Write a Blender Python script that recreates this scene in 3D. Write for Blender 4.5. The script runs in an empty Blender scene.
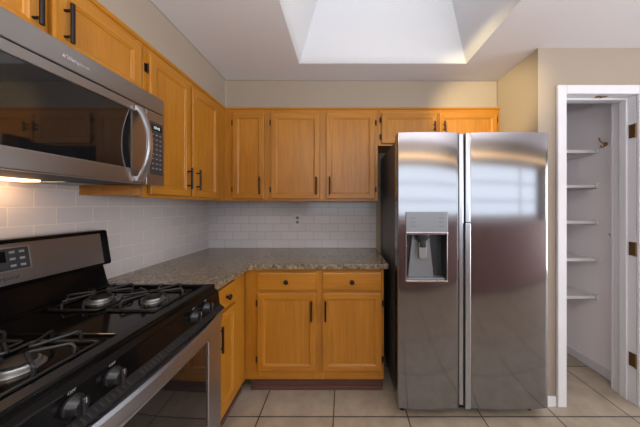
import bpy, bmesh, math, random
from mathutils import Vector, Matrix

random.seed(4)
S = bpy.context.scene
COL = S.collection
PI = math.pi

# ------------------------------------------------------------------ camera, world, light, exposure
EYE = 1.297
cam = bpy.data.cameras.new('camera')
cam.sensor_width = 36.0
cam.lens = 36.0 * 236.0 / 640.0
cam.shift_x = -24.0 / 640.0
cam.shift_y = -7.5 / 640.0
cam.clip_start = 0.02
camo = bpy.data.objects.new('camera', cam)
COL.objects.link(camo)
camo.location = (0, 0, EYE)
camo.rotation_euler = (PI / 2, 0, 0)
S.camera = camo

S.view_settings.view_transform = 'Standard'
S.view_settings.look = 'None'
S.view_settings.gamma = 1.0
S.view_settings.use_curve_mapping = False
S.view_settings.exposure = 0.0

world = bpy.data.worlds.new('sky')
S.world = world
world.use_nodes = True
wn = world.node_tree.nodes['Background']
wn.inputs['Color'].default_value = (0.80, 0.90, 1.0, 1)
wn.inputs['Strength'].default_value = 0.8


def area(name, loc, rot, sx, sy, power, color):
    l = bpy.data.lights.new(name, 'AREA')
    l.shape = 'RECTANGLE'
    l.size = sx
    l.size_y = sy
    l.energy = power
    l.color = color
    o = bpy.data.objects.new(name, l)
    COL.objects.link(o)
    o.location = loc
    o.rotation_euler = rot
    return o


# daylight in the skylight shaft, daylight through the wide window behind the camera, added warm lights behind the camera
area('skylight_daylight', (0.27, 1.08, 2.93), (0, 0, 0), 0.70, 0.85, 1.2, (0.93, 0.95, 1.0))
area('window_daylight', (1.80, -1.72, 1.58), (PI / 2, 0, 0), 5.3, 1.0, 38.0, (0.84, 0.92, 1.0))
area('side_fill_light', (4.72, -0.05, 1.07), (PI / 2, 0, PI / 2), 2.2, 2.0, 95.0, (0.95, 0.97, 1.0))  # fill from an unseen side window, added to brighten the left run
area('ceiling_fill', (0.7, -0.52, 1.50), (PI, 0, 0), 2.6, 0.75, 84.0, (0.96, 0.97, 1.0))  # upward fill light added to brighten the ceiling
area('added_warm_light', (-0.60, -0.35, 2.25), (0, 0, 0), 0.35, 0.35, 7.0, (1.0, 0.78, 0.50))  # unseen warm light added for the yellow wall beside the fridge
sl = bpy.data.lights.new('added_warm_spot', 'SPOT')  # unseen spot added to warm the wall and soffit by the fridge
sl.energy = 520.0
sl.color = (1.0, 0.81, 0.43)
sl.spot_size = math.radians(18)
sl.spot_blend = 0.7
sl.shadow_soft_size = 0.05
so = bpy.data.objects.new('added_warm_spot', sl)
COL.objects.link(so)
so.location = (-0.75, -0.30, 2.24)
so.rotation_euler = (Vector((1.09, 1.81, 2.03)) - so.location).to_track_quat('-Z', 'Y').to_euler()


# ------------------------------------------------------------------ materials
def new_mat(name):
    m = bpy.data.materials.new(name)
    m.use_nodes = True
    nt = m.node_tree
    return m, nt, nt.nodes['Principled BSDF']


def N(nt, kind, **kw):
    n = nt.nodes.new(kind)
    for k, v in kw.items():
        setattr(n, k, v)
    return n


def plain(name, color, rough=0.5, metal=0.0, noise=0.0, scale=60.0, bump=0.0, coat=0.0):
    m, nt, b = new_mat(name)
    b.inputs['Base Color'].default_value = (*color, 1)
    b.inputs['Roughness'].default_value = rough
    b.inputs['Metallic'].default_value = metal
    if coat:
        b.inputs['Coat Weight'].default_value = coat
    g = N(nt, 'ShaderNodeNewGeometry')
    no = N(nt, 'ShaderNodeTexNoise')
    no.inputs['Scale'].default_value = scale
    no.inputs['Detail'].default_value = 4
    nt.links.new(g.outputs['Position'], no.inputs['Vector'])
    if noise:
        mx = N(nt, 'ShaderNodeMix', data_type='RGBA')
        mx.inputs['A'].default_value = (*[c * (1 - noise) for c in color], 1)
        mx.inputs['B'].default_value = (*[min(1, c * (1 + noise)) for c in color], 1)
        nt.links.new(no.outputs['Fac'], mx.inputs['Factor'])
        nt.links.new(mx.outputs['Result'], b.inputs['Base Color'])
    if bump:
        bp = N(nt, 'ShaderNodeBump')
        bp.inputs['Strength'].default_value = bump
        bp.inputs['Distance'].default_value = 0.004
        nt.links.new(no.outputs['Fac'], bp.inputs['Height'])
        nt.links.new(bp.outputs['Normal'], b.inputs['Normal'])
    return m


def ramp(nt, stops):
    r = N(nt, 'ShaderNodeValToRGB')
    e = r.color_ramp.elements
    while len(e) > 1:
        e.remove(e[-1])
    e[0].position = stops[0][0]
    e[0].color = (*stops[0][1], 1)
    for p, c in stops[1:]:
        k = e.new(p)
        k.color = (*c, 1)
    return r


def oak(name, axis, tint=(1, 1, 1)):
    m, nt, b = new_mat(name)
    tc = N(nt, 'ShaderNodeTexCoord')
    oi = N(nt, 'ShaderNodeObjectInfo')
    sc = N(nt, 'ShaderNodeMath', operation='MULTIPLY')
    sc.inputs[1].default_value = 37.0
    nt.links.new(oi.outputs['Random'], sc.inputs[0])
    ad = N(nt, 'ShaderNodeVectorMath', operation='ADD')
    nt.links.new(tc.outputs['Object'], ad.inputs[0])
    nt.links.new(sc.outputs[0], ad.inputs[1])

    def mapped(v):
        mp = N(nt, 'ShaderNodeMapping')
        mp.inputs['Scale'].default_value = v
        nt.links.new(ad.outputs[0], mp.inputs['Vector'])
        return mp
    big = mapped((7, 7, 0.9) if axis == 'z' else ((0.9, 7, 7) if axis == 'x' else (7, 0.9, 7)))
    fine = mapped((150, 150, 5) if axis == 'z' else ((5, 150, 150) if axis == 'x' else (150, 5, 150)))
    n1 = N(nt, 'ShaderNodeTexNoise')
    n1.inputs['Scale'].default_value = 1.0
    n1.inputs['Detail'].default_value = 3
    n1.inputs['Distortion'].default_value = 0.6
    nt.links.new(big.outputs[0], n1.inputs['Vector'])
    mul = N(nt, 'ShaderNodeMath', operation='MULTIPLY')
    mul.inputs[1].default_value = 26.0
    nt.links.new(n1.outputs['Fac'], mul.inputs[0])
    sn = N(nt, 'ShaderNodeMath', operation='SINE')
    nt.links.new(mul.outputs[0], sn.inputs[0])
    n2 = N(nt, 'ShaderNodeTexNoise')
    n2.inputs['Scale'].default_value = 1.0
    n2.inputs['Detail'].default_value = 4
    nt.links.new(fine.outputs[0], n2.inputs['Vector'])
    n2s = N(nt, 'ShaderNodeMath', operation='MULTIPLY_ADD')
    n2s.inputs[1].default_value = 0.55
    n2s.inputs[2].default_value = 0.22
    nt.links.new(n2.outputs['Fac'], n2s.inputs[0])
    s2 = N(nt, 'ShaderNodeMath', operation='MULTIPLY_ADD')
    s2.inputs[1].default_value = 0.06
    nt.links.new(sn.outputs[0], s2.inputs[0])
    nt.links.new(n2s.outputs[0], s2.inputs[2])
    cs = [(0.30, (0.33, 0.124, 0.007)), (0.5, (0.42, 0.166, 0.012)), (0.72, (0.49, 0.206, 0.020))]
    r = ramp(nt, [(p, tuple(c[i] * tint[i] for i in range(3))) for p, c in cs])
    nt.links.new(s2.outputs[0], r.inputs['Fac'])
    nt.links.new(r.outputs['Color'], b.inputs['Base Color'])
    b.inputs['Roughness'].default_value = 0.38
    b.inputs['Coat Weight'].default_value = 0.15
    b.inputs['Coat Roughness'].default_value = 0.25
    bp = N(nt, 'ShaderNodeBump')
    bp.inputs['Strength'].default_value = 0.05
    bp.inputs['Distance'].default_value = 0.002
    nt.links.new(n2.outputs['Fac'], bp.inputs['Height'])
    nt.links.new(bp.outputs['Normal'], b.inputs['Normal'])
    return m


def steel(name, color, rough, axis, streak=0.06, bump=0.0):
    """brushed steel: fine streaks along one axis"""
    m, nt, b = new_mat(name)
    tc = N(nt, 'ShaderNodeTexCoord')
    mp = N(nt, 'ShaderNodeMapping')
    mp.inputs['Scale'].default_value = {'x': (2, 400, 400), 'y': (400, 2, 400), 'z': (400, 400, 2)}[axis]
    nt.links.new(tc.outputs['Object'], mp.inputs['Vector'])
    n = N(nt, 'ShaderNodeTexNoise')
    n.inputs['Scale'].default_value = 1.0
    n.inputs['Detail'].default_value = 3
    nt.links.new(mp.outputs[0], n.inputs['Vector'])
    r = N(nt, 'ShaderNodeMapRange')
    r.inputs['To Min'].default_value = rough - streak
    r.inputs['To Max'].default_value = rough + streak
    nt.links.new(n.outputs['Fac'], r.inputs['Value'])
    nt.links.new(r.outputs[0], b.inputs['Roughness'])
    b.inputs['Base Color'].default_value = (*color, 1)
    b.inputs['Metallic'].default_value = 1.0
    if bump:
        bp = N(nt, 'ShaderNodeBump')
        bp.inputs['Strength'].default_value = bump
        bp.inputs['Distance'].default_value = 0.001
        nt.links.new(n.outputs['Fac'], bp.inputs['Height'])
        nt.links.new(bp.outputs['Normal'], b.inputs['Normal'])
    return m


def granite():
    m, nt, b = new_mat('granite')
    g = N(nt, 'ShaderNodeNewGeometry')
    v = N(nt, 'ShaderNodeTexVoronoi')
    v.inputs['Scale'].default_value = 80.0
    n = N(nt, 'ShaderNodeTexNoise')
    n.inputs['Scale'].default_value = 48.0
    n.inputs['Detail'].default_value = 6
    n.inputs['Roughness'].default_value = 0.7
    n3 = N(nt, 'ShaderNodeTexNoise')
    n3.inputs['Scale'].default_value = 9.0
    n3.inputs['Detail'].default_value = 3
    for t in (v, n, n3):
        nt.links.new(g.outputs['Position'], t.inputs['Vector'])
    r1 = ramp(nt, [(0.0, (0.02, 0.017, 0.015)), (0.40, (0.05, 0.038, 0.03)), (0.48, (0.15, 0.11, 0.07)),
                   (0.56, (0.25, 0.195, 0.12)), (0.68, (0.42, 0.36, 0.26))])
    nt.links.new(n.outputs['Fac'], r1.inputs['Fac'])
    r2 = ramp(nt, [(0.0, (0.05, 0.04, 0.03)), (0.45, (0.21, 0.165, 0.105)), (1.0, (0.40, 0.335, 0.24))])
    nt.links.new(v.outputs['Color'], r2.inputs['Fac'])
    mx = N(nt, 'ShaderNodeMix', data_type='RGBA')
    mx.inputs['Factor'].default_value = 0.36
    nt.links.new(r1.outputs['Color'], mx.inputs['A'])
    nt.links.new(r2.outputs['Color'], mx.inputs['B'])
    m2 = N(nt, 'ShaderNodeMix', data_type='RGBA', blend_type='MULTIPLY')
    m2.inputs['Factor'].default_value = 0.35
    nt.links.new(mx.outputs['Result'], m2.inputs['A'])
    nt.links.new(n3.outputs['Color'], m2.inputs['B'])
    nt.links.new(mx.outputs['Result'], b.inputs['Base Color'])
    b.inputs['Roughness'].default_value = 0.12
    return m


def brick_mat(name, plane, off, bw, rh, mortar, c1, c2, cm, rough, offset=0.5, bumpd=0.002, mottle=0.0):
    m, nt, b = new_mat(name)
    g = N(nt, 'ShaderNodeNewGeometry')
    sp = N(nt, 'ShaderNodeSeparateXYZ')
    nt.links.new(g.outputs['Position'], sp.inputs[0])
    cb = N(nt, 'ShaderNodeCombineXYZ')
    nt.links.new(sp.outputs['XYZ'.index(plane[0])], cb.inputs[0])
    nt.links.new(sp.outputs['XYZ'.index(plane[1])], cb.inputs[1])
    sb = N(nt, 'ShaderNodeVectorMath', operation='SUBTRACT')
    sb.inputs[1].default_value = (off[0], off[1], 0)
    nt.links.new(cb.outputs[0], sb.inputs[0])
    br = N(nt, 'ShaderNodeTexBrick')
    br.offset = offset
    br.inputs['Scale'].default_value = 1.0
    br.inputs['Brick Width'].default_value = bw
    br.inputs['Row Height'].default_value = rh
    br.inputs['Mortar Size'].default_value = mortar
    br.inputs['Mortar Smooth'].default_value = 0.2
    br.inputs['Color1'].default_value = (*c1, 1)
    br.inputs['Color2'].default_value = (*c2, 1)
    br.inputs['Mortar'].default_value = (*cm, 1)
    nt.links.new(sb.outputs[0], br.inputs['Vector'])
    last = br.outputs['Color']
    if mottle:
        n = N(nt, 'ShaderNodeTexNoise')
        n.inputs['Scale'].default_value = 9.0
        n.inputs['Detail'].default_value = 7
        n.inputs['Roughness'].default_value = 0.62
        nt.links.new(g.outputs['Position'], n.inputs['Vector'])
        r = ramp(nt, [(0.3, (1 - mottle, 1 - mottle * 1.05, 1 - mottle * 1.15)), (0.7, (1, 1, 1))])
        nt.links.new(n.outputs['Fac'], r.inputs['Fac'])
        mx = N(nt, 'ShaderNodeMix', data_type='RGBA', blend_type='MULTIPLY')
        mx.inputs['Factor'].default_value = 1.0
        nt.links.new(last, mx.inputs['A'])
        nt.links.new(r.outputs['Color'], mx.inputs['B'])
        last = mx.outputs['Result']
    nt.links.new(last, b.inputs['Base Color'])
    b.inputs['Roughness'].default_value = rough
    inv = N(nt, 'ShaderNodeMath', operation='SUBTRACT')
    inv.inputs[0].default_value = 1.0
    nt.links.new(br.outputs['Fac'], inv.inputs[1])
    bp = N(nt, 'ShaderNodeBump')
    bp.inputs['Strength'].default_value = 0.6
    bp.inputs['Distance'].default_value = bumpd
    nt.links.new(inv.outputs[0], bp.inputs['Height'])
    nt.links.new(bp.outputs['Normal'], b.inputs['Normal'])
    return m


def emit(name, color, strength):
    m, nt, b = new_mat(name)
    b.inputs['Base Color'].default_value = (*color, 1)
    b.inputs['Emission Color'].default_value = (*color, 1)
    b.inputs['Emission Strength'].default_value = strength
    return m


M = {}
M['wall'] = plain('tan_wall_paint', (0.335, 0.277, 0.218), 0.75, noise=0.03, scale=180, bump=0.12)
M['ceiling'] = plain('ceiling_paint', (0.66, 0.63, 0.645), 0.85, noise=0.03, scale=120, bump=0.25)
M['shaft'] = plain('skylight_shaft_paint', (0.62, 0.62, 0.64), 0.85, noise=0.02, scale=120, bump=0.25)
M['pantry'] = plain('pantry_paint', (0.88, 0.84, 0.87), 0.8, noise=0.03, scale=120, bump=0.12)
M['white'] = plain('white_trim_paint', (0.69, 0.69, 0.725), 0.4)
M['oak'] = oak('oak_upright_grain', 'z')
M['oakh'] = oak('oak_level_grain', 'x')
M['toe'] = plain('toe_kick_vinyl', (0.115, 0.05, 0.04), 0.5, noise=0.2, scale=30)
M['bronze'] = plain('dark_bronze', (0.018, 0.014, 0.012), 0.38, 0.6)
M['granite'] = granite()
M['fsteel'] = steel('fridge_steel', (0.29, 0.29, 0.31), 0.11, 'x', 0.02, 0.0)
M['fside'] = plain('fridge_side_grey', (0.06, 0.06, 0.066), 0.4)
M['trimsteel'] = steel('door_edge_steel', (0.50, 0.53, 0.57), 0.30, 'z', 0.05)
M['msteel'] = steel('appliance_steel', (0.38, 0.36, 0.35), 0.33, 'y', 0.02, 0.0)
M['osteel'] = steel('oven_door_steel', (0.44, 0.45, 0.49), 0.36, 'y', 0.02, 0.0)  # cool tint puts a reflected colour cast into the steel
M['hsteel'] = steel('handle_steel', (0.58, 0.58, 0.59), 0.32, 'z', 0.03)
M['blackglass'] = plain('black_glass', (0.006, 0.006, 0.007), 0.04, coat=0.5)
M['black'] = plain('black_enamel', (0.004, 0.0038, 0.0038), 0.10)
M['black'].node_tree.nodes['Principled BSDF'].inputs['Specular IOR Level'].default_value = 0.22
M['matte'] = plain('matte_black', (0.012, 0.012, 0.012), 0.5)
M['matte'].node_tree.nodes['Principled BSDF'].inputs['Specular IOR Level'].default_value = 0.25
M['iron'] = plain('cast_iron', (0.009, 0.0085, 0.0085), 0.42, noise=0.2, scale=300, bump=0.2)
M['alu'] = plain('burner_aluminium', (0.34, 0.335, 0.325), 0.38, 0.9)
M['knob'] = plain('grey_black_knob', (0.009, 0.010, 0.012), 0.3)
M['grey'] = plain('dispenser_grey', (0.24, 0.255, 0.275), 0.35, 0.4)
M['greymark'] = plain('dispenser_marking', (0.15, 0.16, 0.175), 0.4, 0.3)
M['ventgrey'] = plain('vent_slot_grey', (0.022, 0.02, 0.02), 0.5)
M['dkgrey'] = plain('dark_grey_plastic', (0.03, 0.032, 0.036), 0.35)
M['print'] = plain('pale_print', (0.26, 0.26, 0.27), 0.5)
M['chrome'] = plain('chrome', (0.70, 0.70, 0.71), 0.12, 1.0)
M['brass'] = plain('brass', (0.42, 0.25, 0.07), 0.3, 1.0)
M['obrass'] = plain('aged_brass', (0.22, 0.12, 0.05), 0.4, 0.8)
M['shelf'] = plain('shelf_white', (0.68, 0.65, 0.66), 0.5)
M['outlet'] = plain('outlet_white', (0.54, 0.53, 0.55), 0.35)
M['outletg'] = plain('outlet_grey', (0.20, 0.20, 0.21), 0.4)
M['bulb'] = emit('lit_hood_lamp', (1.0, 0.60, 0.30), 13.0)
M['display'] = emit('lit_display', (0.55, 0.75, 0.85), 0.6)
M['rear'] = plain('reddish_brown_block', (0.34, 0.20, 0.18), 0.5, noise=0.15, scale=6)
M['strip'] = emit('lit_warm_strip', (1.0, 0.62, 0.28), 2.0)
M['acrylic'] = emit('skylight_acrylic', (0.90, 0.95, 1.0), 0.5)
M['floor'] = brick_mat('floor_tile', 'XY', (-0.065 - 0.457 * 40, 1.453 - 0.457 * 40), 0.457, 0.457, 0.0045,
                       (0.43, 0.365, 0.285), (0.395, 0.335, 0.26), (0.07, 0.055, 0.045), 0.33, 0.0, 0.002, 0.28)
M['tile_b'] = brick_mat('subway_tile_facing', 'XZ', (-0.5145 + 0.0762, 0.903), 0.1524, 0.0762, 0.0022,
                        (0.58, 0.57, 0.59), (0.55, 0.54, 0.56), (0.41, 0.41, 0.43), 0.13)
M['tile_l'] = brick_mat('subway_tile_side', 'YZ', (0.895 - 0.0762, 0.912), 0.1524, 0.0762, 0.0024,
                        (0.57, 0.525, 0.525), (0.54, 0.50, 0.505), (0.72, 0.63, 0.55), 0.13)  # pinkish shading of this wall is put into the tile colour


# ------------------------------------------------------------------ mesh helpers
def BM():
    return bmesh.new()


def box(bm, x0, x1, y0, y1, z0, z1, bev=0.0, seg=2, mi=0):
    x0, x1 = min(x0, x1), max(x0, x1)
    y0, y1 = min(y0, y1), max(y0, y1)
    z0, z1 = min(z0, z1), max(z0, z1)
    vs = [bm.verts.new(p) for p in ((x0, y0, z0), (x1, y0, z0), (x1, y1, z0), (x0, y1, z0),
                                    (x0, y0, z1), (x1, y0, z1), (x1, y1, z1), (x0, y1, z1))]
    fs = [bm.faces.new([vs[i] for i in q]) for q in
          ((3, 2, 1, 0), (4, 5, 6, 7), (0, 1, 5, 4), (1, 2, 6, 5), (2, 3, 7, 6), (3, 0, 4, 7))]
    for f in fs:
        f.material_index = mi
    if bev > 0:
        es = list({e for f in fs for e in f.edges})
        r = bmesh.ops.bevel(bm, geom=es, offset=bev, segments=seg, profile=0.5, affect='EDGES')
        for f in r['faces']:
            f.material_index = mi
    return vs


def prism(bm, pts, axis, a, b, bev=0.0, mi=0):
    """extrude a 2D outline along an axis; pts are the two other coordinates in xyz order"""
    def P(u, v, w):
        return {'x': (w, u, v), 'y': (u, w, v), 'z': (u, v, w)}[axis]
    A = [bm.verts.new(P(u, v, a)) for u, v in pts]
    B = [bm.verts.new(P(u, v, b)) for u, v in pts]
    n = len(pts)
    fs = [bm.faces.new(A[::-1]), bm.faces.new(B)]
    for i in range(n):
        fs.append(bm.faces.new((A[i], A[(i + 1) % n], B[(i + 1) % n], B[i])))
    for f in fs:
        f.material_index = mi
    if bev:
        es = list({e for f in fs for e in f.edges})
        bmesh.ops.bevel(bm, geom=es, offset=bev, segments=2, profile=0.5, affect='EDGES')


def tube(bm, pts, r, seg=10, closed=False, flat=None):
    """a round (or flattened) bar along points"""
    pts = [Vector(p) for p in pts]
    n = len(pts)
    rings = []
    up0 = Vector((0, 0, 1))
    for i, p in enumerate(pts):
        if closed:
            t = pts[(i + 1) % n] - pts[i - 1]
        else:
            t = pts[min(i + 1, n - 1)] - pts[max(i - 1, 0)]
        t.normalize()
        up = up0 if abs(t.dot(up0)) < 0.95 else Vector((0, 1, 0))
        s = t.cross(up).normalized()
        u = s.cross(t).normalized()
        rs, ru = (r, r) if flat is None else flat
        rings.append([bm.verts.new(p + s * math.cos(2 * PI * k / seg) * rs + u * math.sin(2 * PI * k / seg) * ru)
                      for k in range(seg)])
    m = n if closed else n - 1
    for i in range(m):
        a, b = rings[i], rings[(i + 1) % n]
        for k in range(seg):
            f = bm.faces.new((a[k], a[(k + 1) % seg], b[(k + 1) % seg], b[k]))
            f.smooth = True
    if not closed:
        bm.faces.new(rings[0][::-1])
        bm.faces.new(rings[-1])


def lathe(bm, prof, c, axis='z', seg=24):
    """profile of (radius, height) turned about an axis through c"""
    c = Vector(c)
    rings = []
    for r, h in prof:
        ring = []
        for k in range(seg):
            a = 2 * PI * k / seg
            u, v = math.cos(a) * r, math.sin(a) * r
            d = {'z': (u, v, h), 'x': (h, u, v), 'y': (v, h, u)}[axis]
            ring.append(bm.verts.new(c + Vector(d)))
        rings.append(ring)
    for a, b in zip(rings, rings[1:]):
        for k in range(seg):
            f = bm.faces.new((a[k], a[(k + 1) % seg], b[(k + 1) % seg], b[k]))
            f.smooth = True
    bm.faces.new(rings[0][::-1])
    bm.faces.new(rings[-1])


def obj(name, bm, mats, parent=None, shift=None, smooth=False):
    bmesh.ops.recalc_face_normals(bm, faces=bm.faces)
    if shift is not None:
        bmesh.ops.translate(bm, verts=bm.verts, vec=-Vector(shift))
    if not smooth:
        for e in bm.edges:
            lf = e.link_faces
            e.smooth = len(lf) == 2 and lf[0].smooth and lf[1].smooth and lf[0].normal.angle(lf[1].normal, 0) < 0.9
    me = bpy.data.meshes.new(name)
    bm.to_mesh(me)
    bm.free()
    if not isinstance(mats, (list, tuple)):
        mats = [mats]
    for m in mats:
        me.materials.append(m)
    if smooth:
        for p in me.polygons:
            p.use_smooth = True
    o = bpy.data.objects.new(name, me)
    COL.objects.link(o)
    if parent is not None:
        o.parent = parent
    elif shift is not None:
        o.location = shift
    return o


def tag(o, label, cat, group=None):
    o['label'] = label
    o['category'] = cat
    if group:
        o['group'] = group
    return o


def thing(name, label, cat, loc, rz=0.0, group=None):
    o = bpy.data.objects.new(name, None)
    o.empty_display_size = 0.1
    COL.objects.link(o)
    o.location = loc
    o.rotation_euler = (0, 0, rz)
    return tag(o, label, cat, group)


def struct(name, bm, mat, smooth=False, parent=None):
    o = obj(name, bm, mat, parent, smooth=smooth)
    if parent is None:
        o['kind'] = 'structure'
    return o


def text(name, body, size, loc, rot, mat, parent=None, shear=0.0, ext=0.0006, align='CENTER'):
    c = bpy.data.curves.new(name, 'FONT')
    c.body = body
    c.size = size
    c.shear = shear
    c.extrude = ext
    c.align_x = align
    c.align_y = 'CENTER'
    f = bpy.data.objects.new(name, c)
    COL.objects.link(f)
    me = bpy.data.meshes.new_from_object(f.evaluated_get(bpy.context.evaluated_depsgraph_get()))
    bpy.data.objects.remove(f)
    bpy.data.curves.remove(c)
    me.name = name
    me.materials.clear()
    me.materials.append(mat)
    o = bpy.data.objects.new(name, me)
    COL.objects.link(o)
    o.location = loc
    o.rotation_euler = rot
    if parent is not None:
        o.parent = parent
    return o


# ------------------------------------------------------------------ setting
XL, YB = -1.285, 2.23            # left wall, back wall
XR, YR = 4.6, -1.60              # right and rear limits of the room
CZ = 2.325                       # ceiling
FX, FY = 1.262, 1.535            # corner of the wall that holds the pantry door
DX0, DX1, DZ = 1.433, 1.90, 2.02  # pantry door opening
PX0, PX1 = 1.33, 1.985           # pantry inside

b = BM(); box(b, XL - .1, XR + .1, YR - .1, YB + .1, -.1, 0)
struct('floor', b, M['floor'])
b = BM(); box(b, XL - .1, XL, YR - .1, YB + .1, 0, 3.0)
struct('wall_left', b, M['wall'])
b = BM(); box(b, XL, PX1 + .08, YB, YB + .1, 0, 3.0)
struct('wall_back', b, M['wall'])
b = BM()
SY_0, SY_1, SZ_0, SZ_1 = -1.15, 1.05, .04, 2.08
box(b, XR, XR + .1, YR, SY_0, 0, CZ)
box(b, XR, XR + .1, SY_1, FY, 0, CZ)
box(b, XR, XR + .1, SY_0, SY_1, 0, SZ_0)
box(b, XR, XR + .1, SY_0, SY_1, SZ_1, CZ)
struct('wall_right', b, M['wall'])
b = BM()
for y in (SY_0, -.07, SY_1 - .04):
    box(b, XR + .02, XR + .07, y, y + .04, SZ_0, SZ_1)
for z in (SZ_0, SZ_1 - .04):
    box(b, XR + .021, XR + .069, SY_0, SY_1, z, z + .04)
struct('window_added', b, M['white'])  # unseen window added to admit the side fill

# wall with the pantry door: return beside the fridge, pier, header, and the run beyond the door
b = BM()
prism(b, [(FX, FY), (DX0 - .012, FY), (DX0 - .012, FY + .13), (PX0, FY + .13), (PX0, YB), (FX, YB)], 'z', 0, CZ)
box(b, DX0 - .012, DX1 + .012, FY, FY + .13, DZ + .012, CZ)
box(b, DX1 + .012, XR, FY, FY + .13, 0, CZ)
struct('wall_pantry', b, M['wall'])
b = BM()
box(b, PX1, PX1 + .08, FY + .131, YB, 0, CZ)
struct('wall_pantry_side', b, M['pantry'])
b = BM(); box(b, PX0, PX1, YB - .006, YB - .001, 0, CZ)
struct('wall_pantry_back', b, M['pantry'])

# ceiling with the skylight opening
SX0, SX1, SY0, SY1 = -.324, .884, .45, 1.7025
b = BM()
box(b, XL, SX0, YR, YB, CZ, CZ + .06)
box(b, SX1, XR, YR, YB, CZ, CZ + .06)
box(b, SX0, SX1, YR, SY0, CZ, CZ + .06)
box(b, SX0, SX1, SY1, YB, CZ, CZ + .06)
struct('ceiling', b, M['ceiling'])
b = BM()
TX0, TX1, TY0, TY1, TZ = SX0 + .235, SX1 - .26, SY0 + .18, SY1 - .18, 2.96
lo = [(SX0, SY0), (SX1, SY0), (SX1, SY1), (SX0, SY1)]
hi = [(TX0, TY0), (TX1, TY0), (TX1, TY1), (TX0, TY1)]
rows = []
for k, t in enumerate((0.0, 0.02, 0.05, 1.0)):
    e = (.0, .006, .010, .010)[k]
    rows.append([b.verts.new((lo[i][0] * (1 - t) + hi[i][0] * t + (-e if i in (1, 2) else e),
                              lo[i][1] * (1 - t) + hi[i][1] * t + (-e if i in (2, 3) else e),
                              CZ * (1 - t) + TZ * t)) for i in range(4)])
for a, c in zip(rows, rows[1:]):
    for i in range(4):
        b.faces.new((a[i], a[(i + 1) % 4], c[(i + 1) % 4], c[i]))
r = [b.verts.new((x + (-.08 if i in (0, 3) else .08), y + (-.08 if i in (0, 1) else .08), TZ)) for i, (x, y) in enumerate(hi)]
for i in range(4):
    b.faces.new((rows[-1][i], rows[-1][(i + 1) % 4], r[(i + 1) % 4], r[i]))
struct('ceiling_skylight_shaft', b, M['shaft'])
b = BM(); box(b, TX0 - .05, TX1 + .05, TY0 - .05, TY1 + .05, TZ + .002, TZ + .012)
struct('window_2', b, M['acrylic'])

# soffit above the wall cabinets
b = BM()
prism(b, [(XL, YR), (-.972, YR), (-.972, 1.935), (FX, 1.935), (FX, YB), (XL, YB)], 'z', 2.094, CZ, 0.012)
struct('wall_soffit', b, M['wall'])

# rear wall with the wide window
WX0, WX1, WZ0, WZ1 = -.90, 4.50, 1.09, 2.07
b = BM()
box(b, XL, WX0, YR - .1, YR, 0, CZ)
box(b, WX1, XR, YR - .1, YR, 0, CZ)
box(b, WX0, WX1, YR - .1, YR, 0, WZ0)
box(b, WX0, WX1, YR - .1, YR, WZ1, CZ)
struct('wall_rear', b, M['wall'])
b = BM()
for x0, x1 in ((WX0, WX0 + .05), (3.55, 3.59), (WX1 - .05, WX1)):
    box(b, x0, x1, YR - .07, YR - .02, WZ0, WZ1)
for z in (WZ0, 1.37, 1.71, WZ1 - .04):
    box(b, WX0, WX1, YR - .069, YR - .021, z, z + .04)
w = struct('window_1', b, M['white'])
b = BM(); box(b, WX0, WX1, -.975, -.935, 2.060, 2.118, .004)
struct('glow_strip', b, M['strip'], parent=w)  # unseen glowing strip added for the warm band reflected in the fridge
b = BM(); box(b, -.97, XR, YR, -.93, 2.12, CZ)
struct('wall_soffit_rear', b, M['wall'])
b = BM(); box(b, .0, XR - .02, YR + .001, -.80, .02, 1.05, .004)
struct('rear_cabinet_block', b, M['rear'])  # plain block for unseen base cabinets, shaped for the fridge's reflection

# backsplash of subway tile (a skin on each wall)
b = BM(); box(b, XL, XL + .008, -.2, YB, .90, 1.40)
struct('wall_left_tiles', b, M['tile_l'])
b = BM(); box(b, XL + .008, .302, YB - .008, YB, .90, 1.40)
struct('wall_back_tiles', b, M['tile_b'])

# door casing, jamb, stop; hinges and catch
def casing():
    b = BM()
    w = .057
    pr = [(0, 0), (.010, -.006), (.045, -.012), (.057, -.018), (.057, 0)]
    for (o, s) in ((DX0, -1), (DX1, 1)):
        box(b, o, o + s * w, FY - .018, FY - .001, 0, DZ + w, .004)
    box(b, DX0 - .0, DX1 + .0, FY - .018, FY - .001, DZ, DZ + w, .004)
    return b
struct('trim_1', casing(), M['white'])
b = BM()
box(b, DX0 - .012, DX0, FY, FY + .13, 0, DZ + .012)
box(b, DX1, DX1 + .012, FY, FY + .13, 0, DZ + .012)
box(b, DX0, DX1, FY, FY + .13, DZ, DZ + .012)
box(b, DX0, DX0 + .012, FY + .045, FY + .085, 0, DZ, .002)
box(b, DX1 - .012, DX1, FY + .045, FY + .085, 0, DZ, .002)
box(b, DX0 + .012, DX1 - .012, FY + .045, FY + .085, DZ - .012, DZ, .002)
# casing on the pantry side
box(b, DX1 + .0, DX1 + .055, FY + .131, FY + .146, 0, DZ + .05, .003)
jamb = struct('trim_2', b, M['white'])
for z in (1.79, 1.015, .285):
    b = BM()
    box(b, DX1 - .0035, DX1 - .0002, FY + .004, FY + .038, z - .045, z + .045, .001)
    tube(b, [(DX1 - .004, FY - .001, z - .046), (DX1 - .004, FY - .001, z + .046)], .005)
    for dz in (-.03, 0, .03):
        lathe(b, [(.004, 0), (.003, .0015)], (DX1 - .0035, FY + .022 + (.006 if dz else -.006), z + dz), 'x', 8)
    struct('hinge', b, M['obrass'], parent=jamb)
b = BM()
box(b, 1.665, 1.735, FY + .012, FY + .036, DZ - .003, DZ - .0005, .0008)
lathe(b, [(.007, 0), (.006, -.004), (.003, -.007)], (1.70, FY + .024, DZ - .003), 'z', 10)
struct('ball_catch', b, M['obrass'], parent=jamb)

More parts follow.
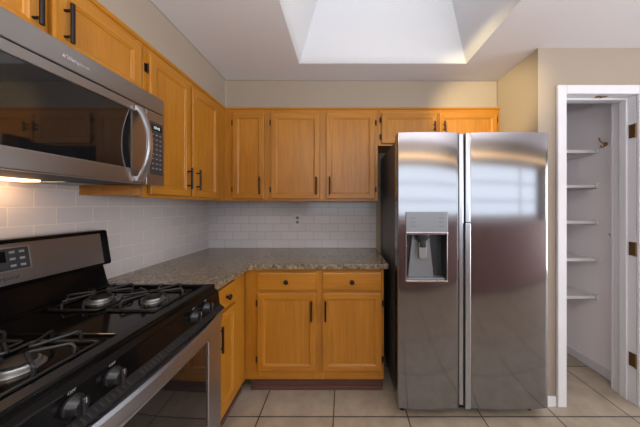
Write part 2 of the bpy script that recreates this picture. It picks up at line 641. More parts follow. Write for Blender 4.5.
# baseboards
b = BM(); box(b, FX + .002, DX0 - .060, FY - .012, FY - .001, 0, .065, .003)
struct('baseboard_front', b, M['white'])
b = BM(); box(b, PX1 - .012, PX1 - .001, FY + .15, YB - .008, 0, .07, .003)
struct('baseboard_pantry', b, M['white'])


# ------------------------------------------------------------------ cabinets
def door_bm(x0, x1, z0, z1, fw=.052, th=.019, yf=0.0):
    """framed door front face at y = yf (front looks towards -y), with an inner sloped moulding"""
    b = BM()
    prof = [(0, th), (0, .005), (.0015, .0015), (.005, 0), (fw - .012, 0), (fw - .009, .0025), (fw - .003, .005), (fw, .0095)]
    rings = []
    for o, d in prof:
        rings.append([b.verts.new(p) for p in ((x0 + o, yf + d, z0 + o), (x1 - o, yf + d, z0 + o),
                                               (x1 - o, yf + d, z1 - o), (x0 + o, yf + d, z1 - o))])
    for A, B in zip(rings, rings[1:]):
        for i in range(4):
            f = b.faces.new((A[i], A[(i + 1) % 4], B[(i + 1) % 4], B[i]))
            f.material_index = 1 if i in (0, 2) else 0
    b.faces.new(rings[0])
    b.faces.new(rings[-1])
    return b


def panel_bm(x0, x1, z0, z1, fw=.052, yf=0.0):
    b = BM()
    box(b, x0 + fw - .002, x1 - fw + .002, yf + .0085, yf + .0135, z0 + fw - .002, z1 - fw + .002)
    return b


def pull(parent, x, z0, z1, yf):
    b = BM()
    tube(b, [(x, yf - .027, z0), (x, yf - .027, z1)], .0062, 12)
    for z in (z0 + .022, z1 - .022):
        tube(b, [(x, yf - .0275, z), (x, yf + .0, z)], .0045, 10)
    return obj('handle', b, M['bronze'], parent)


def knob(parent, x, z, yf):
    b = BM()
    lathe(b, [(.007, 0), (.006, -.010), (.009, -.014), (.0155, -.019), (.0165, -.024), (.013, -.029), (.006, -.031)],
          (x, yf, z), 'y', 20)
    return obj('knob', b, M['bronze'], parent)


def hinges(parent, x, zs, yf, side):
    """small dark exposed hinges on the frame beside a door edge; side = +1 when the frame lies at larger x"""
    for z in zs:
        b = BM()
        tube(b, [(x + side * .004, yf + .012, z - .022), (x + side * .004, yf + .012, z + .022)], .0045, 8)
        box(b, x + side * .003, x + side * .016, yf + .0165, yf + .0195, z - .020, z + .020, .0008)
        obj('hinge', b, M['bronze'], parent)


def door(root, x0, x1, z0, z1, yf, hand=None, hz=None, hinge=None, fw=.052):
    d = obj('door', door_bm(x0, x1, z0, z1, fw, .019, yf), [M['oak'], M['oakh']], root)
    obj('panel', panel_bm(x0, x1, z0, z1, fw, yf), M['oak'], d)
    if hand is not None:
        pull(d, hand, hz[0], hz[1], yf)
    if hinge is not None:
        s = 1 if hinge == 'R' else -1
        x = x1 if s > 0 else x0
        q = min(.075, (z1 - z0) * .22)
        hinges(d, x, (z0 + q, z1 - q), yf, s)
    return d


def drawer(root, x0, x1, z0, z1, yf):
    b = BM()
    prof = [(0, .019), (0, .006), (.002, .002), (.007, 0)]
    rings = []
    for o, dd in prof:
        rings.append([b.verts.new(p) for p in ((x0 + o, yf + dd, z0 + o), (x1 - o, yf + dd, z0 + o),
                                               (x1 - o, yf + dd, z1 - o), (x0 + o, yf + dd, z1 - o))])
    for A, B in zip(rings, rings[1:]):
        for i in range(4):
            b.faces.new((A[i], A[(i + 1) % 4], B[(i + 1) % 4], B[i]))
    b.faces.new(rings[0]); b.faces.new(rings[-1])
    d = obj('drawer', b, M['oakh'], root)
    knob(d, (x0 + x1) / 2, (z0 + z1) / 2, yf)
    return d


def body(root, x0, x1, y0, y1, z0, z1, frames_x=(), rails=()):
    """carcass behind a face frame: frame front at y0; stiles at frames_x, rails at given z ranges"""
    b = BM()
    box(b, x0, x1, y0 + .019, y1, z0 + .012, z1)
    o = obj('body', b, M['oak'], root)
    b = BM()
    for a, c in frames_x:
        box(b, a, c, y0, y0 + .0188, z0, z1, .0012, 1, 0)
    xs = sorted(frames_x)
    for (a, c), (a2, c2) in zip(xs, xs[1:]):
        for r0, r1 in rails:
            box(b, c, a2, y0 + .0003, y0 + .0186, r0, r1, .0006, 1, 1)
    obj('face_frame', b, [M['oak'], M['oakh']], root)
    return o


def crown(root, x0, x1, y0, z):
    b = BM()
    prism(b, [(y0 + .001, z - .016), (y0 - .006, z - .014), (y0 - .012, z - .004), (y0 - .012, z), (y0 + .001, z)], 'x', x0, x1)
    obj('top_moulding', b, M['oakh'], root)


UB, UT = 1.338, 2.092            # wall cabinets, bottom and top
YF = 1.915                       # face of the back run
# back run, local frame = world shifted
def back_cab(name, label, x0, x1, z0=UB, group=None):
    return thing(name, label, 'cabinet', (0, YF, z0), 0, group)

c = back_cab('wall_cabinet', 'narrow single-door oak wall cabinet filling the corner above the tiled backsplash', 0, 0)
H = UT - UB
body(c, -1.281, -.6165, 0, .306, 0, H, ((-.972, -.885), (-.655, -.6165)), ((0, .03), (H - .055, H)))
door(c, -.897, -.643, .017, .708, -.020, -.672, (.050, .192), 'L')
crown(c, -.955, -.6165, 0, H)

c = back_cab('wall_cabinet', 'wide two-door oak wall cabinet hanging between the corner cabinet and the fridge', 0, 0)
body(c, -.615, .2745, 0, .306, 0, H, ((-.615, -.575), (-.21, -.13), (.235, .2745)), ((0, .03), (H - .055, H)))
door(c, -.588, -.195, .017, .708, -.020, -.222, (.050, .192), 'L')
door(c, -.145, .249, .017, .708, -.020, -.115, (.050, .192), 'R')
crown(c, -.615, .2745, 0, H)

FB = 1.785
c = thing('wall_cabinet', 'short two-door oak wall cabinet tucked under the soffit over the fridge', 'cabinet', (0, YF, FB))
h = UT - FB
body(c, .276, 1.259, 0, .306, 0, h, ((.276, .315), (.735, .785), (1.22, 1.259)), ((0, .03), (h - .045, h)))
door(c, .303, .752, .017, h - .045, -.020, .722, (.105, .185), 'L')
door(c, .770, 1.232, .017, h - .045, -.020, .800, (.105, .185), 'R')
crown(c, .276, 1.259, 0, h)

# left run: local x runs along world y, local -y looks into the room (world +x)
LX = -.968                       # face of the left run
CY0, CYM, CY1 = .375, 1.137, 1.914
c = thing('wall_cabinet', 'two-door oak wall cabinet beside the microwave and above the tiled counter corner', 'cabinet', (LX, 0, UB), PI / 2)
body(c, CYM + .001, CY1 - .0, 0, .313, 0, H, ((CYM + .001, CYM + .035), (1.44, 1.505), (1.765, CY1)), ((0, .03), (H - .055, H)))
door(c, 1.158, 1.462, .017, .708, -.020, 1.432, (.060, .190), 'L')
door(c, 1.484, 1.785, .017, .708, -.020, 1.517, (.060, .190), 'R')
crown(c, CYM, 1.905, 0, H)

MB = 1.805
c = thing('wall_cabinet', 'short two-door oak wall cabinet directly above the microwave', 'cabinet', (LX, 0, MB), PI / 2)
h = UT - MB
body(c, CY0, CYM - .001, 0, .313, 0, h, ((CY0, CY0 + .035), (.735, .785), (CYM - .04, CYM - .001)), ((0, .03), (h - .045, h)))
door(c, CY0 + .02, .752, .015, h - .045, -.020, .720, (.045, .178), 'L')
door(c, .770, 1.108, .015, h - .045, -.020, .802, (.045, .178), 'R')
crown(c, CY0, CYM, 0, h)

# base cabinets
BH = .866
DRZ, DOZ = (.722, .842), (.165, .702)
BY = 1.63
c = thing('base_cabinet', 'two-door oak base cabinet with two knobbed drawers beside the fridge', 'cabinet', (0, BY, 0))
b = BM(); box(b, -1.275, .275, .019, .588, .102, BH)
obj('body', b, M['oak'], c)
b = BM()
for a, d in ((-.683, -.575), (-.205, -.135), (.235, .275)):
    box(b, a, d, 0, .0188, .10, BH, .0012, 1, 0)
for a, d in ((-.575, -.205), (-.135, .235)):
    for r0, r1 in ((.10, .18), (.69, .74), (.83, BH)):
        box(b, a, d, .0003, .0186, r0, r1, .0006, 1, 1)
obj('face_frame', b, [M['oak'], M['oakh']], c)
drawer(c, -.593, -.190, DRZ[0], DRZ[1], -.020)
drawer(c, -.150, .258, DRZ[0], DRZ[1], -.020)
door(c, -.593, -.190, DOZ[0], DOZ[1], -.020, -.220, (.520, .658), 'L')
door(c, -.150, .258, DOZ[0], DOZ[1], -.020, -.125, (.520, .658), 'R')
b = BM()
box(b, -.655, .270, .040, .055, 0, .0995)
box(b, -.655, .270, .030, .0395, 0, .030, .004)
obj('toe_kick', b, M['toe'], c)

BX = -.685
c = thing('base_cabinet', 'single-door oak base cabinet with one drawer between the range and the corner', 'cabinet', (BX, 0, 0), PI / 2)
b = BM(); box(b, 1.198, 1.628, .019, .588, .102, BH)
obj('body', b, M['oak'], c)
b = BM()
for a, d in ((1.198, 1.235), (1.43, 1.628)):
    box(b, a, d, 0, .0188, .10, BH, .0012, 1, 0)
for r0, r1 in ((.10, .18), (.69, .74), (.83, BH)):
    box(b, 1.235, 1.43, .0003, .0186, r0, r1, .0006, 1, 1)
obj('face_frame', b, [M['oak'], M['oakh']], c)
drawer(c, 1.215, 1.455, DRZ[0], DRZ[1], -.020)
door(c, 1.215, 1.455, DOZ[0], DOZ[1], -.020, 1.245, (.520, .658), 'R', fw=.045)
b = BM()
box(b, 1.20, 1.668, .040, .055, 0, .0995)
box(b, 1.20, 1.650, .030, .0395, 0, .030, .004)
obj('toe_kick', b, M['toe'], c)

# granite worktop, one L
b = BM()
prism(b, [(XL + .009, 1.197), (-.645, 1.197), (-.645, 1.575), (-.62, 1.598), (.302, 1.598), (.302, YB - .009), (XL + .009, YB - .009)],
      'z', .868, .902, .005)
o = obj('worktop', b, M['granite'], None, (0, 1.9, .868))
tag(o, 'speckled brown granite worktop running round the corner under the tiled backsplash', 'worktop')

# outlet on the back tiles
t = thing('wall_outlet', 'small grey power outlet set in the tiled wall above the back worktop', 'outlet', (-.437, YB - .009, 1.165))
b = BM(); box(b, -.036, .036, -.005, 0, -.057, .057, .003)
obj('cover_plate', b, M['outlet'], t)
for dz in (-.02, .02):
    b = BM(); box(b, -.014, .014, -.0075, -.0045, dz - .013, dz + .013, .003)
    s = obj('socket', b, M['outletg'], t)
    b = BM()
    for dx in (-.006, .006):
        box(b, dx - .0012, dx + .0012, -.0082, -.0073, dz - .005, dz + .006)
    obj('slot', b, M['matte'], s)

# ------------------------------------------------------------------ microwave over the range
MX = -.865                       # front face
MY0, MY1, MZ0, MZ1 = .385, 1.136, 1.392, 1.802
t = thing('microwave', 'stainless over-range microwave with a bowed handle and black window', 'microwave', (MX, .76, MZ0))
O = (MX, .76, MZ0)
b = BM(); box(b, XL + .010, MX - .032, MY0, MY1, MZ0 + .012, MZ1, .003)
obj('body', b, M['matte'], t, O)
b = BM(); box(b, MX - .031, MX, MY0, MY1, 1.727, MZ1, .004)
obj('vent_panel', b, M['msteel'], t, O)
# door with window hole: four rails around the glass
GY0, GY1, GZ0, GZ1 = MY0 + .045, .965, 1.452, 1.690
DYE = 1.030
b = BM()
box(b, MX - .030, MX + .0, MY0, DYE, GZ1, 1.724, .003)
box(b, MX - .030, MX + .0, MY0, DYE, MZ0, GZ0, .003)
box(b, MX - .0298, MX - .0002, MY0, GY0, GZ0, GZ1)
box(b, MX - .0298, MX - .0002, GY1, DYE, GZ0, GZ1)
d = obj('door', b, M['msteel'], t, O)
b = BM(); box(b, MX - .028, MX - .004, GY0, GY1, GZ0, GZ1)
obj('window', b, M['blackglass'], d, O)
b = BM()
rings = []
for k in range(33):
    u = k / 32
    z = 1.400 + u * (1.712 - 1.400)
    x = MX + .006 + .044 * math.sin(PI * u) ** .9
    dx = .044 * PI * math.cos(PI * u) / .312
    L = math.hypot(dx, 1)
    nx, nz = 1 / L, -dx / L
    w = .013 + .006 * abs(2 * u - 1) ** 1.5
    sec = [(-.003, -w), (.002, -w), (.0045, -w * .6), (.0055, 0), (.0045, w * .6), (.002, w), (-.003, w)]
    rings.append([b.verts.new((x + nx * q, .992 + y, z + nz * q)) for q, y in sec])
for A, B in zip(rings, rings[1:]):
    for k in range(7):
        f = b.faces.new((A[k], A[(k + 1) % 7], B[(k + 1) % 7], B[k]))
        f.smooth = True
b.faces.new(rings[0][::-1]); b.faces.new(rings[-1])
for z in (1.412, 1.702):
    box(b, MX - .001, MX + .012, .978, 1.006, z - .009, z + .009, .002)
obj('handle', b, M['hsteel'], d, O)
b = BM(); box(b, MX - .030, MX, DYE + .002, MY1, MZ0, 1.724, .003)
cp = obj('control_panel', b, M['msteel'], t, O)
b = BM(); box(b, MX - .002, MX + .0015, 1.050, 1.126, 1.440, 1.680, .001)
KP = b
b = BM(); box(b, MX + .0014, MX + .0020, 1.058, 1.118, 1.640, 1.668)
obj('screen', b, M['blackglass'], cp, O)
def on_face(o, y, z, eps):
    return (MX + eps - O[0], y - O[1], z - O[2])
b = KP
for i in range(8):
    for j in range(3):
        y, z = 1.066 + j * .022, 1.622 - i * .022
        box(b, MX + .0014, MX + .0018, y - .006, y + .006, z - .0022, z + .0022, mi=1)
obj('keypad', b, [M['dkgrey'], M['print']], cp, O)
text('clock_digits', '10:45', .017, on_face(None, 1.088, 1.654, .0022), (PI / 2, 0, PI / 2), M['display'], cp, 0, .0002)
text('logo', 'Whirlpool', .0185, on_face(None, .762, 1.762, .0006), (PI / 2, 0, PI / 2), M['chrome'], t, .3)
# underside: grease filters and cooktop lamp
b = BM(); box(b, XL + .03, MX - .05, MY0 + .02, MY1 - .02, MZ0 + .004, MZ0 + .0118)
ub = obj('underside', b, M['matte'], t, O)
for y0, y1 in ((.44, .66), (.94, 1.09)):
    b = BM(); box(b, -1.25, -1.11, y0, y1, MZ0 - .001, MZ0 + .0038, .001)
    obj('grease_filter', b, M['grey'], t, O)
b = BM(); box(b, -1.245, -1.17, .69, .91, MZ0 - .002, MZ0 + .0038, .001)
obj('lamp', b, M['bulb'], t, O)

# ------------------------------------------------------------------ gas range
RY0, RY1, RC = .43, 1.193, .81
t = thing('gas_range', 'black and stainless gas range with a glossy cooktop under the microwave', 'range', (-.95, RC, 0))
O = (-.95, RC, 0)
RF = -.655
b = BM(); box(b, XL + .012, RF - .01, RY0, RY1, .03, .872)
for x in (-1.2, -.72):
    for y in (RY0 + .05, RY1 - .05):
        lathe(b, [(.016, 0), (.016, .031)], (x, y, 0), 'z', 12)
obj('body', b, M['black'], t, O)
# cooktop: rim, two wells
b = BM()
box(b, -1.19, RF + .004, RY0, RY1, .872, .888, .002)
for y0, y1 in ((RY0, RY0 + .022), (RC - .070, RC + .070), (RY1 - .022, RY1)):
    box(b, -1.186, RF + .002, y0, y1, .886, .904 if y1 - y0 < .1 else .896, .004)
box(b, RF - .042, RF + .004, RY0, RY1, .886, .904, .005)
box(b, -1.19, -1.165, RY0, RY1, .886, .904, .005)
obj('cooktop', b, M['black'], t, O)
# burners
BURN = [(-.825, 1.022), (-1.052, 1.022), (-.825, .595), (-1.052, .595)]
for i, (x, y) in enumerate(BURN):
    r = .036 if i in (0, 3) else .041
    b = BM()
    lathe(b, [(r * 1.2, .888), (r * 1.18, .8905), (r * 1.05, .892), (r, .892), (r, .899), (r * .96, .902), (r * .7, .902)], (x, y, 0), 'z', 32)
    bu = obj('burner', b, M['alu'], t, O)
    b = BM()
    lathe(b, [(r * .80, .9022), (r * .82, .906), (r * .8, .909), (r * .4, .9105), (r * .1, .9105)], (x, y, 0), 'z', 32)
    obj('burner_cap', b, M['matte'], bu, O)
# control panel, sloped, with knobs
b = BM()
prism(b, [(RF - .02, .885), (RF + .002, .884), (RF + .022, .872), (RF + .030, .800), (RF - .02, .800)], 'y', RY0 + .001, RY1 - .001, .003)
cp = obj('control_panel', b, M['black'], t, O)
b = BM()
prism(b, [(RF - .01, .782), (RF + .052, .782), (RF + .054, .786), (RF + .031, .8035), (RF + .029, .7995), (RF - .01, .7995)], 'y', RY0 + .004, RY1 - .004)
for k in range(44):
    if k % 15 in (13, 14):
        continue
    y = RY0 + .06 + k * .0148
    prism(b, [(RF + .049, .789), (RF + .050, .7905), (RF + .037, .8005), (RF + .036, .799)], 'y', y, y + .0055, mi=1)
obj('vent_strip', b, [M['matte'], M['ventgrey']], t, O)
for i, y in enumerate((1.070, .985, .640, .545)):
    b = BM()
    lathe(b, [(.024, .0), (.024, .006), (.020, .009), (.019, .024), (.015, .027)], (RF + .026, y, .836), 'x', 24)
    box(b, RF + .048, RF + .060, y - .0055, y + .0055, .836 - .020, .836 + .020, .003)
    k = obj('knob', b, M['knob'], t, O)
    b = BM(); box(b, RF + .0595, RF + .0608, y - .001, y + .001, .842, .855)
    obj('pointer', b, M['print'], k, O)
    text('dial_print', 'OFF', .010, (RF + .0265 - O[0], y - O[1], .868), (PI / 2, 0, PI / 2), M['print'], cp, 0, .0003)
# oven door
DF = -.622                       # door face
DT, DBm = .772, .205
WY0, WY1 = RY0 + .118, RY1 - .118
WZ1, WZ0 = .690, .285
b = BM()
def bow(y):
    u = (y - RC) / ((RY1 - RY0) / 2)
    return .010 * (1 - u * u)
ny = 24
ys = [RY0 + .002 + (RY1 - RY0 - .004) * i / ny for i in range(ny + 1)]
def strip(b, z0, z1, ya, yb, xoff=0.0, thick=.028):
    yy = [ya + (yb - ya) * i / 16 for i in range(17)]
    A = [[b.verts.new((DF + bow(y) + xoff - (0 if f else thick), y, z)) for y in yy] for z, f in ((z0, 0), (z0, 1), (z1, 1), (z1, 0))]
    for i in range(16):
        for k in range(4):
            b.faces.new((A[k][i], A[k][i + 1], A[(k + 1) % 4][i + 1], A[(k + 1) % 4][i]))
    b.faces.new([A[k][0] for k in range(4)]); b.faces.new([A[k][-1] for k in range(4)][::-1])
strip(b, WZ1, DT, RY0 + .002, RY1 - .002)
strip(b, DBm, WZ0, RY0 + .002, RY1 - .002)
strip(b, WZ0, WZ1, RY0 + .002, WY0)
strip(b, WZ0, WZ1, WY1, RY1 - .002)
dr = obj('oven_door', b, M['osteel'], t, O)
b = BM(); strip(b, WZ0 - .004, WZ1 + .004, WY0 - .004, WY1 + .004, -.004, .016)
obj('window', b, M['blackglass'], dr, O)
b = BM()
rr = .022
loop = []
for (cy, cz, a0) in ((WY1 - rr, WZ1 - rr, 0), (WY0 + rr, WZ1 - rr, 90), (WY0 + rr, WZ0 + rr, 180), (WY1 - rr, WZ0 + rr, 270)):
    for k in range(7):
        a = math.radians(a0 + k * 15)
        y, z = cy + math.cos(a) * rr, cz + math.sin(a) * rr
        loop.append((DF + bow(y) - .001, y, z))
# densify straight edges so the bezel follows the bow
dense = []
for i, p in enumerate(loop):
    q = loop[(i + 1) % len(loop)]
    nseg = max(1, int(Vector((p[1] - q[1], p[2] - q[2])).length / .04))
    for k in range(nseg):
        y = p[1] + (q[1] - p[1]) * k / nseg
        z = p[2] + (q[2] - p[2]) * k / nseg
        dense.append((DF + bow(y) - .001, y, z))
tube(b, dense, .004, 8, True)
obj('window_bezel', b, M['hsteel'], dr, O)
b = BM()
def hb(y):
    u = (y - RC) / ((RY1 - RY0) / 2 - .01)
    return .004 + .026 * max(0, 1 - abs(u) ** 3.0)
hp = []
A = []
for y in [RY0 + .012 + (RY1 - RY0 - .024) * i / 32 for i in range(33)]:
    x = DF + bow(y) + hb(y)
    A.append([b.verts.new(p) for p in ((x - .012, y, .722), (x - .003, y, .722), (x + .001, y, .730), (x + .001, y, .764), (x - .004, y, .775), (x - .012, y, .775))])
for P, Q in zip(A, A[1:]):
    for k in range(6):
        f = b.faces.new((P[k], P[(k + 1) % 6], Q[(k + 1) % 6], Q[k]))
b.faces.new(A[0][::-1]); b.faces.new(A[-1])
for y in (RY0 + .022, RY1 - .022):
    box(b, DF - .002, DF + .010, y - .012, y + .012, .728, .770)
obj('handle', b, M['osteel'], dr, O)
b = BM(); box(b, RF - .01, DF + .004, RY0 + .002, RY1 - .002, .045, .198, .004)
obj('drawer', b, M['msteel'], t, O)
# backguard: riser and head with a steel fascia
b = BM()
prism(b, [(-1.262, .872), (-1.178, .872), (-1.182, .905), (-1.214, 1.0), (-1.214, 1.03), (-1.262, 1.03)], 'y', RY0 + .004, RY1 - .006, .003)
bg = obj('backguard', b, M['black'], t, O)
b = BM()
prism(b, [(-1.264, 1.012), (-1.178, 1.008), (-1.174, 1.018), (-1.198, 1.172), (-1.206, 1.178), (-1.264, 1.178)], 'y', RY0, RY1, .004)
obj('backguard_head', b, M['black'], bg, O)
def fx(z):                       # fascia plane
    return -1.174 + (z - 1.018) * (-.024 / .154)
b = BM()
z0, z1 = 1.020, 1.163
prism(b, [(fx(z0) - .004, z0), (fx(z0) + .002, z0), (fx(z1) + .002, z1), (fx(z1) - .004, z1)], 'y', RY0 + .035, RY1 - .038, .0015)
fa = obj('fascia', b, M['msteel'], bg, O)
b = BM()
z0, z1 = 1.066, 1.150
prism(b, [(fx(z0), z0), (fx(z0) + .0045, z0), (fx(z1) + .0045, z1), (fx(z1), z1)], 'y', .725, .893, .0015)
ds = obj('clock_panel_rim', b, M['hsteel'], bg, O)
b = BM()
z0, z1 = 1.070, 1.146
prism(b, [(fx(z0) + .002, z0), (fx(z0) + .0055, z0), (fx(z1) + .0055, z1), (fx(z1) + .002, z1)], 'y', .730, .887, .001)
for (y, z) in ((.842, 1.132), (.868, 1.132), (.842, 1.108), (.868, 1.108), (.842, 1.084), (.868, 1.084), (.745, 1.084), (.77, 1.084), (.80, 1.084)):
    prism(b, [(fx(z) + .0054, z - .004), (fx(z) + .0062, z - .004), (fx(z) + .0062, z + .004), (fx(z) + .0054, z + .004)], 'y', y - .007, y + .007, mi=1)
obj('clock_panel', b, [M['dkgrey'], M['print']], bg, O)
b = BM()
z0, z1 = 1.100, 1.138
prism(b, [(fx(z0) + .005, z0), (fx(z0) + .0062, z0), (fx(z1) + .0062, z1), (fx(z1) + .005, z1)], 'y', .74, .825)
obj('clock_screen', b, M['blackglass'], bg, O)
tilt = math.atan2(.024, .154)
text('logo', 'Whirlpool', .020, (fx(1.043) + .0024 - O[0], RC - O[1], 1.043), (PI / 2 - tilt, 0, PI / 2), M['dkgrey'], bg, .3, .0003)

# burner grates, each one lifts off
def grate(label, x, y):
    g = thing('burner_grate', label, 'grate', (x, y, .8885), 0, 'cast iron grates on the cooktop')
    hx, hy = .098, .108
    b = BM()
    r = .0048
    ring = []
    for sx, sy in ((1, 1), (-1, 1), (-1, -1), (1, -1)):
        a0 = math.atan2(sy, sx) - PI / 4
        for k in range(4):
            a = a0 + k * PI / 6
            ring.append((sx * (hx - .012) + math.cos(a) * .012, sy * (hy - .012) + math.sin(a) * .012, r + .0005))
    tube(b, ring, r, 8, True)
    obj('frame', b, M['iron'], g)
    for dx, dy, L in ((1, 0, hx), (-1, 0, hx), (0, 1, hy), (0, -1, hy)):
        b = BM()
        def P(out, side, z):
            return (dx * out - dy * side, dy * out + dx * side, z)
        pts = [P(L - .001, -.042, r), P(L - .001, -.042, .030), P(L - .004, -.041, .036), P(L - .010, -.039, .038),
               P(.040, -.010, .038), P(.030, -.005, .038), P(.027, 0, .038), P(.030, .005, .038), P(.040, .010, .038),
               P(L - .010, .039, .038), P(L - .004, .041, .036), P(L - .001, .042, .030), P(L - .001, .042, r)]
        tube(b, pts, .006, 8, False, (.0038, .0048))
        obj('prong', b, M['iron'], g)
    return g

def copy_tree(o, parent=None):
    c = o.copy()
    COL.objects.link(c)
    if parent is not None:
        c.parent = parent
    for ch in list(o.children):
        copy_tree(ch, c)
    return c

g0 = grate('black burner grate at the cooktop edge nearest the granite worktop, above the oven door', BURN[0][0], BURN[0][1])
for (x, y), lab in zip(BURN[1:], ('black burner grate against the backguard at the granite worktop end of the cooktop',
                                  'black burner grate above the lower pair of knobs, cut by the photo edge',
                                  'black burner grate against the backguard below its clock panel')):
    g = copy_tree(g0)
    g.location = (x, y, .8885)
    g['label'] = lab

# ------------------------------------------------------------------ fridge
FD = 1.42                        # door edge plane
t = thing('fridge', 'stainless side-by-side fridge with an ice and water dispenser', 'fridge', (.776, 1.8, 0))
O = (.776, 1.8, 0)
b = BM(); box(b, .338, 1.214, 1.500, 2.17, .055, 1.725, .004)
obj('body', b, M['fside'], t, O)
b = BM(); box(b, .345, 1.207, 1.492, 1.52, .022, .10, .003)
obj('base_grille', b, M['matte'], t, O)
for x in (.372, 1.180):
    b = BM(); lathe(b, [(.018, 0), (.018, .012), (.010, .014), (.010, .058)], (x, 1.515, 0), 'z', 14)
    obj('foot', b, M['matte'], t, O)
for x in (.372, 1.180):
    b = BM(); lathe(b, [(.018, 0), (.018, .012), (.010, .014), (.010, .058)], (x, 2.12, 0), 'z', 14)
    obj('foot', b, M['matte'], t, O)
for x in (.40, 1.15):
    b = BM(); box(b, x - .045, x + .045, 1.47, 1.58, 1.7255, 1.748, .005)
    obj('hinge_cover', b, M['fside'], t, O)

def fridge_door(x0, x1, z0, z1, hole=None, sag=.012):
    b = BM()
    cx, hw = (x0 + x1) / 2, (x1 - x0) / 2
    def yf(x):
        u = (x - cx) / hw
        y = FD - sag * (1 - u * u)
        e = hw - abs(x - cx)
        if e < .006:
            y += .006 - math.sqrt(max(0, .006 ** 2 - (.006 - e) ** 2))
        return y
    xs = sorted({x0, x0 + .0008, x0 + .002, x0 + .004, x0 + .006, x1 - .006, x1 - .004, x1 - .002, x1 - .0008, x1,
                 *[x0 + .02 + (x1 - x0 - .04) * i / 18 for i in range(19)], *((hole[0], hole[1]) if hole else ())})
    zs = sorted({z0, z1, *((hole[2], hole[3]) if hole else ())})
    G = {(i, k): b.verts.new((x, yf(x), z)) for i, x in enumerate(xs) for k, z in enumerate(zs)}
    for i in range(len(xs) - 1):
        for k in range(len(zs) - 1):
            if hole and hole[0] <= xs[i] < hole[1] and hole[2] <= zs[k] < hole[3]:
                continue
            f = b.faces.new((G[i, k], G[i + 1, k], G[i + 1, k + 1], G[i, k + 1]))
            f.smooth = True
    yb = 1.494
    n, m = len(xs) - 1, len(zs) - 1
    B = {k: (b.verts.new((x0, yb, z)), b.verts.new((x1, yb, z))) for k, z in ((0, z0), (m, z1))}
    for k in (0, m):
        loop = [G[i, k] for i in range(n + 1)] + [B[k][1], B[k][0]]
        b.faces.new(loop)
    b.faces.new([B[0][0], B[m][0]] + [G[0, k] for k in range(m, -1, -1)])
    b.faces.new([B[0][1], B[m][1]] + [G[n, k] for k in range(m, -1, -1)])
    b.faces.new((B[0][0], B[0][1], B[m][1], B[m][0]))
    return b, yf

HOLE = (.372, .616, .850, 1.140)
FZ0, FZ1 = .082, 1.738
b, yl = fridge_door(.323, .690, FZ0, FZ1, HOLE)
ld = obj('door', b, M['fsteel'], t, O)
b, yr = fridge_door(.760, 1.229, FZ0, FZ1)
rd = obj('door', b, M['fsteel'], t, O)
# full-height grip strips along the meeting edges
b = BM()
box(b, .6915, .718, FD - .004, 1.494, FZ0 + .02, FZ1 - .004, .005)
obj('grip', b, M['trimsteel'], ld, O)
b = BM()
box(b, .725, .7585, FD - .012, 1.494, FZ0, 1.195, .005)
box(b, .730, .7585, FD - .006, 1.494, 1.197, FZ1, .005)
obj('grip', b, M['trimsteel'], rd, O)
# dispenser
b = BM()
hx0, hx1, hz0, hz1 = HOLE
yb = 1.49
vs = {}
for n_, y in (('f', 0), ('b', 1)):
    for i, (x, z) in enumerate(((hx0, hz0), (hx1, hz0), (hx1, hz1), (hx0, hz1))):
        vs[n_, i] = b.verts.new((x, (yl(x) if n_ == 'f' else yb), z))
for i in range(4):
    b.faces.new((vs['f', i], vs['f', (i + 1) % 4], vs['b', (i + 1) % 4], vs['b', i]))
b.faces.new([vs['b', i] for i in range(4)])
dp = obj('dispenser_recess', b, M['dkgrey'], ld, O)
b = BM()
box(b, hx0 - .003, hx1 + .003, yl(.45) - .0055, yl(.372) + .004, 1.135, 1.262, .003)
DPB = b
b = BM()
box(b, hx0 - .003, hx1 + .003, yl(.45) - .0075, yl(.372) + .004, 1.128, 1.142, .002)
box(b, hx0 - .003, hx1 + .003, yl(.45) - .0055, yl(.372) + .004, .844, .852, .0015)
box(b, hx1 - .002, hx1 + .003, yl(.6) - .002, yl(.616) + .004, .852, 1.13, .0008)
box(b, hx0 - .003, hx0 + .002, yl(.38) - .002, yl(.372) + .004, .852, 1.13, .0008)
obj('dispenser_rim', b, M['chrome'], ld, O)
b = DPB
for s in (-1, 1):
    for k in range(3):
        x = .494 + s * .085
        z = 1.225 - k * .024
        box(b, x - .016, x + .016, yl(.45) - .0062, yl(.45) - .005, z - .002, z + .002, mi=1)
obj('dispenser_panel', b, [M['grey'], M['greymark']], ld, O)
# back liner in pale grey, splayed to the tray, and the spout
b = BM()
prism(b, [(.398, .858), (.558, .858), (.530, 1.12), (.425, 1.12)], 'y', 1.470, 1.488, .002)
obj('dispenser_liner', b, M['grey'], ld, O)
b = BM()
lathe(b, [(.046, 1.128), (.046, 1.118), (.034, 1.095), (.024, 1.088), (.024, 1.05), (.020, 1.046)], (.478, 1.442, 0), 'z', 24)
obj('spout', b, M['dkgrey'], ld, O)
b = BM()
prism(b, [(.452, 1.075), (.504, 1.075), (.500, .985), (.492, .975), (.464, .975), (.456, .985)], 'y', 1.430, 1.444, .003)
obj('paddle', b, M['alu'], ld, O)
b = BM(); box(b, .376, .612, 1.425, 1.486, .8515, .860, .002)
obj('drip_tray', b, M['grey'], ld, O)

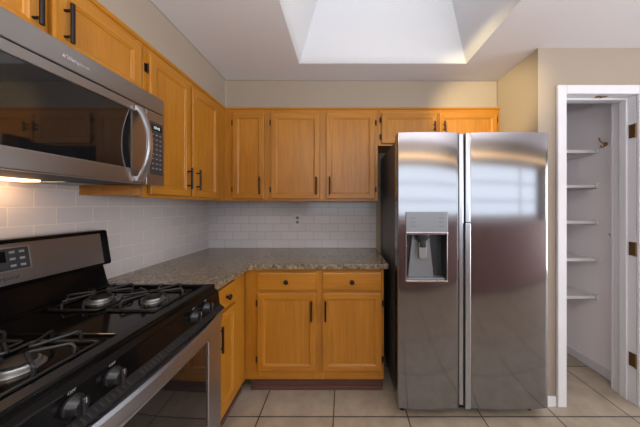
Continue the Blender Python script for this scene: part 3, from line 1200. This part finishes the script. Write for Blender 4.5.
# ------------------------------------------------------------------ pantry shelves and hook
def shelf(label, z):
    s = thing('pantry_shelf', label, 'shelf', (1.66, 2.04, z), 0, 'white pantry shelves')
    b = BM(); box(b, PX0 + .002 - 1.66, PX1 - .016 - 1.66, -.178, .18, -.012, 0, .002)
    obj('board', b, M['shelf'], s)
    b = BM(); box(b, PX0 + .002 - 1.66, PX1 - .016 - 1.66, -.190, -.179, -.022, .002, .003)
    obj('front_lip', b, M['shelf'], s)
    b = BM()
    box(b, PX1 - .015 - 1.66, PX1 - .002 - 1.66, -.205, -.165, -.026, .012, .003)
    tube(b, [(PX1 - .009 - 1.66, -.185, -.02), (PX1 - .009 - 1.66, -.16, -.030), (PX1 - .009 - 1.66, .17, -.030)], .0045, 8)
    obj('end_bracket', b, M['white'], s)
    return s
s0 = shelf('topmost white pantry shelf, level with the brass hook', 1.735)
for z, lab in ((1.462, 'white pantry shelf second from the top, below the brass hook'),
               (1.180, 'middle white pantry shelf of the five, a little below eye level'),
               (.885, 'white pantry shelf just above the lowest one'),
               (.590, 'lowest white pantry shelf, with bare wall and floor below it')):
    s = copy_tree(s0)
    s.location = (1.66, 2.04, z)
    s['label'] = lab

t = thing('coat_hook', 'brass double hook screwed to the pantry wall beside the topmost shelf', 'hook', (PX1 - .001, 1.79, 1.765))
b = BM(); lathe(b, [(.016, 0), (.016, -.003), (.010, -.006)], (0, 0, 0), 'x', 16)
obj('plate', b, M['brass'], t)
b = BM()
tube(b, [(-.004, 0, .004), (-.020, 0, .010), (-.040, 0, .022), (-.048, 0, .038)], .004, 8)
lathe(b, [(.003, -.006), (.008, 0), (.003, .006)], (-.048, 0, .042), 'z', 10)
tube(b, [(-.004, 0, -.004), (-.015, 0, -.020), (-.030, 0, -.024), (-.040, 0, -.012)], .004, 8)
obj('prong', b, M['brass'], t)

t = thing('robe_hook', 'tiny metal hook on the pantry wall near the door frame, below the brass double hook', 'hook', (PX1 - .001, 1.745, 1.092))
b = BM(); box(b, -.003, 0, -.006, .006, -.022, .022, .001)
obj('plate', b, M['alu'], t)
b = BM()
tube(b, [(-.002, 0, -.010), (-.012, 0, -.016), (-.022, 0, -.008), (-.023, 0, .004)], .003, 8)
obj('prong', b, M['alu'], t)
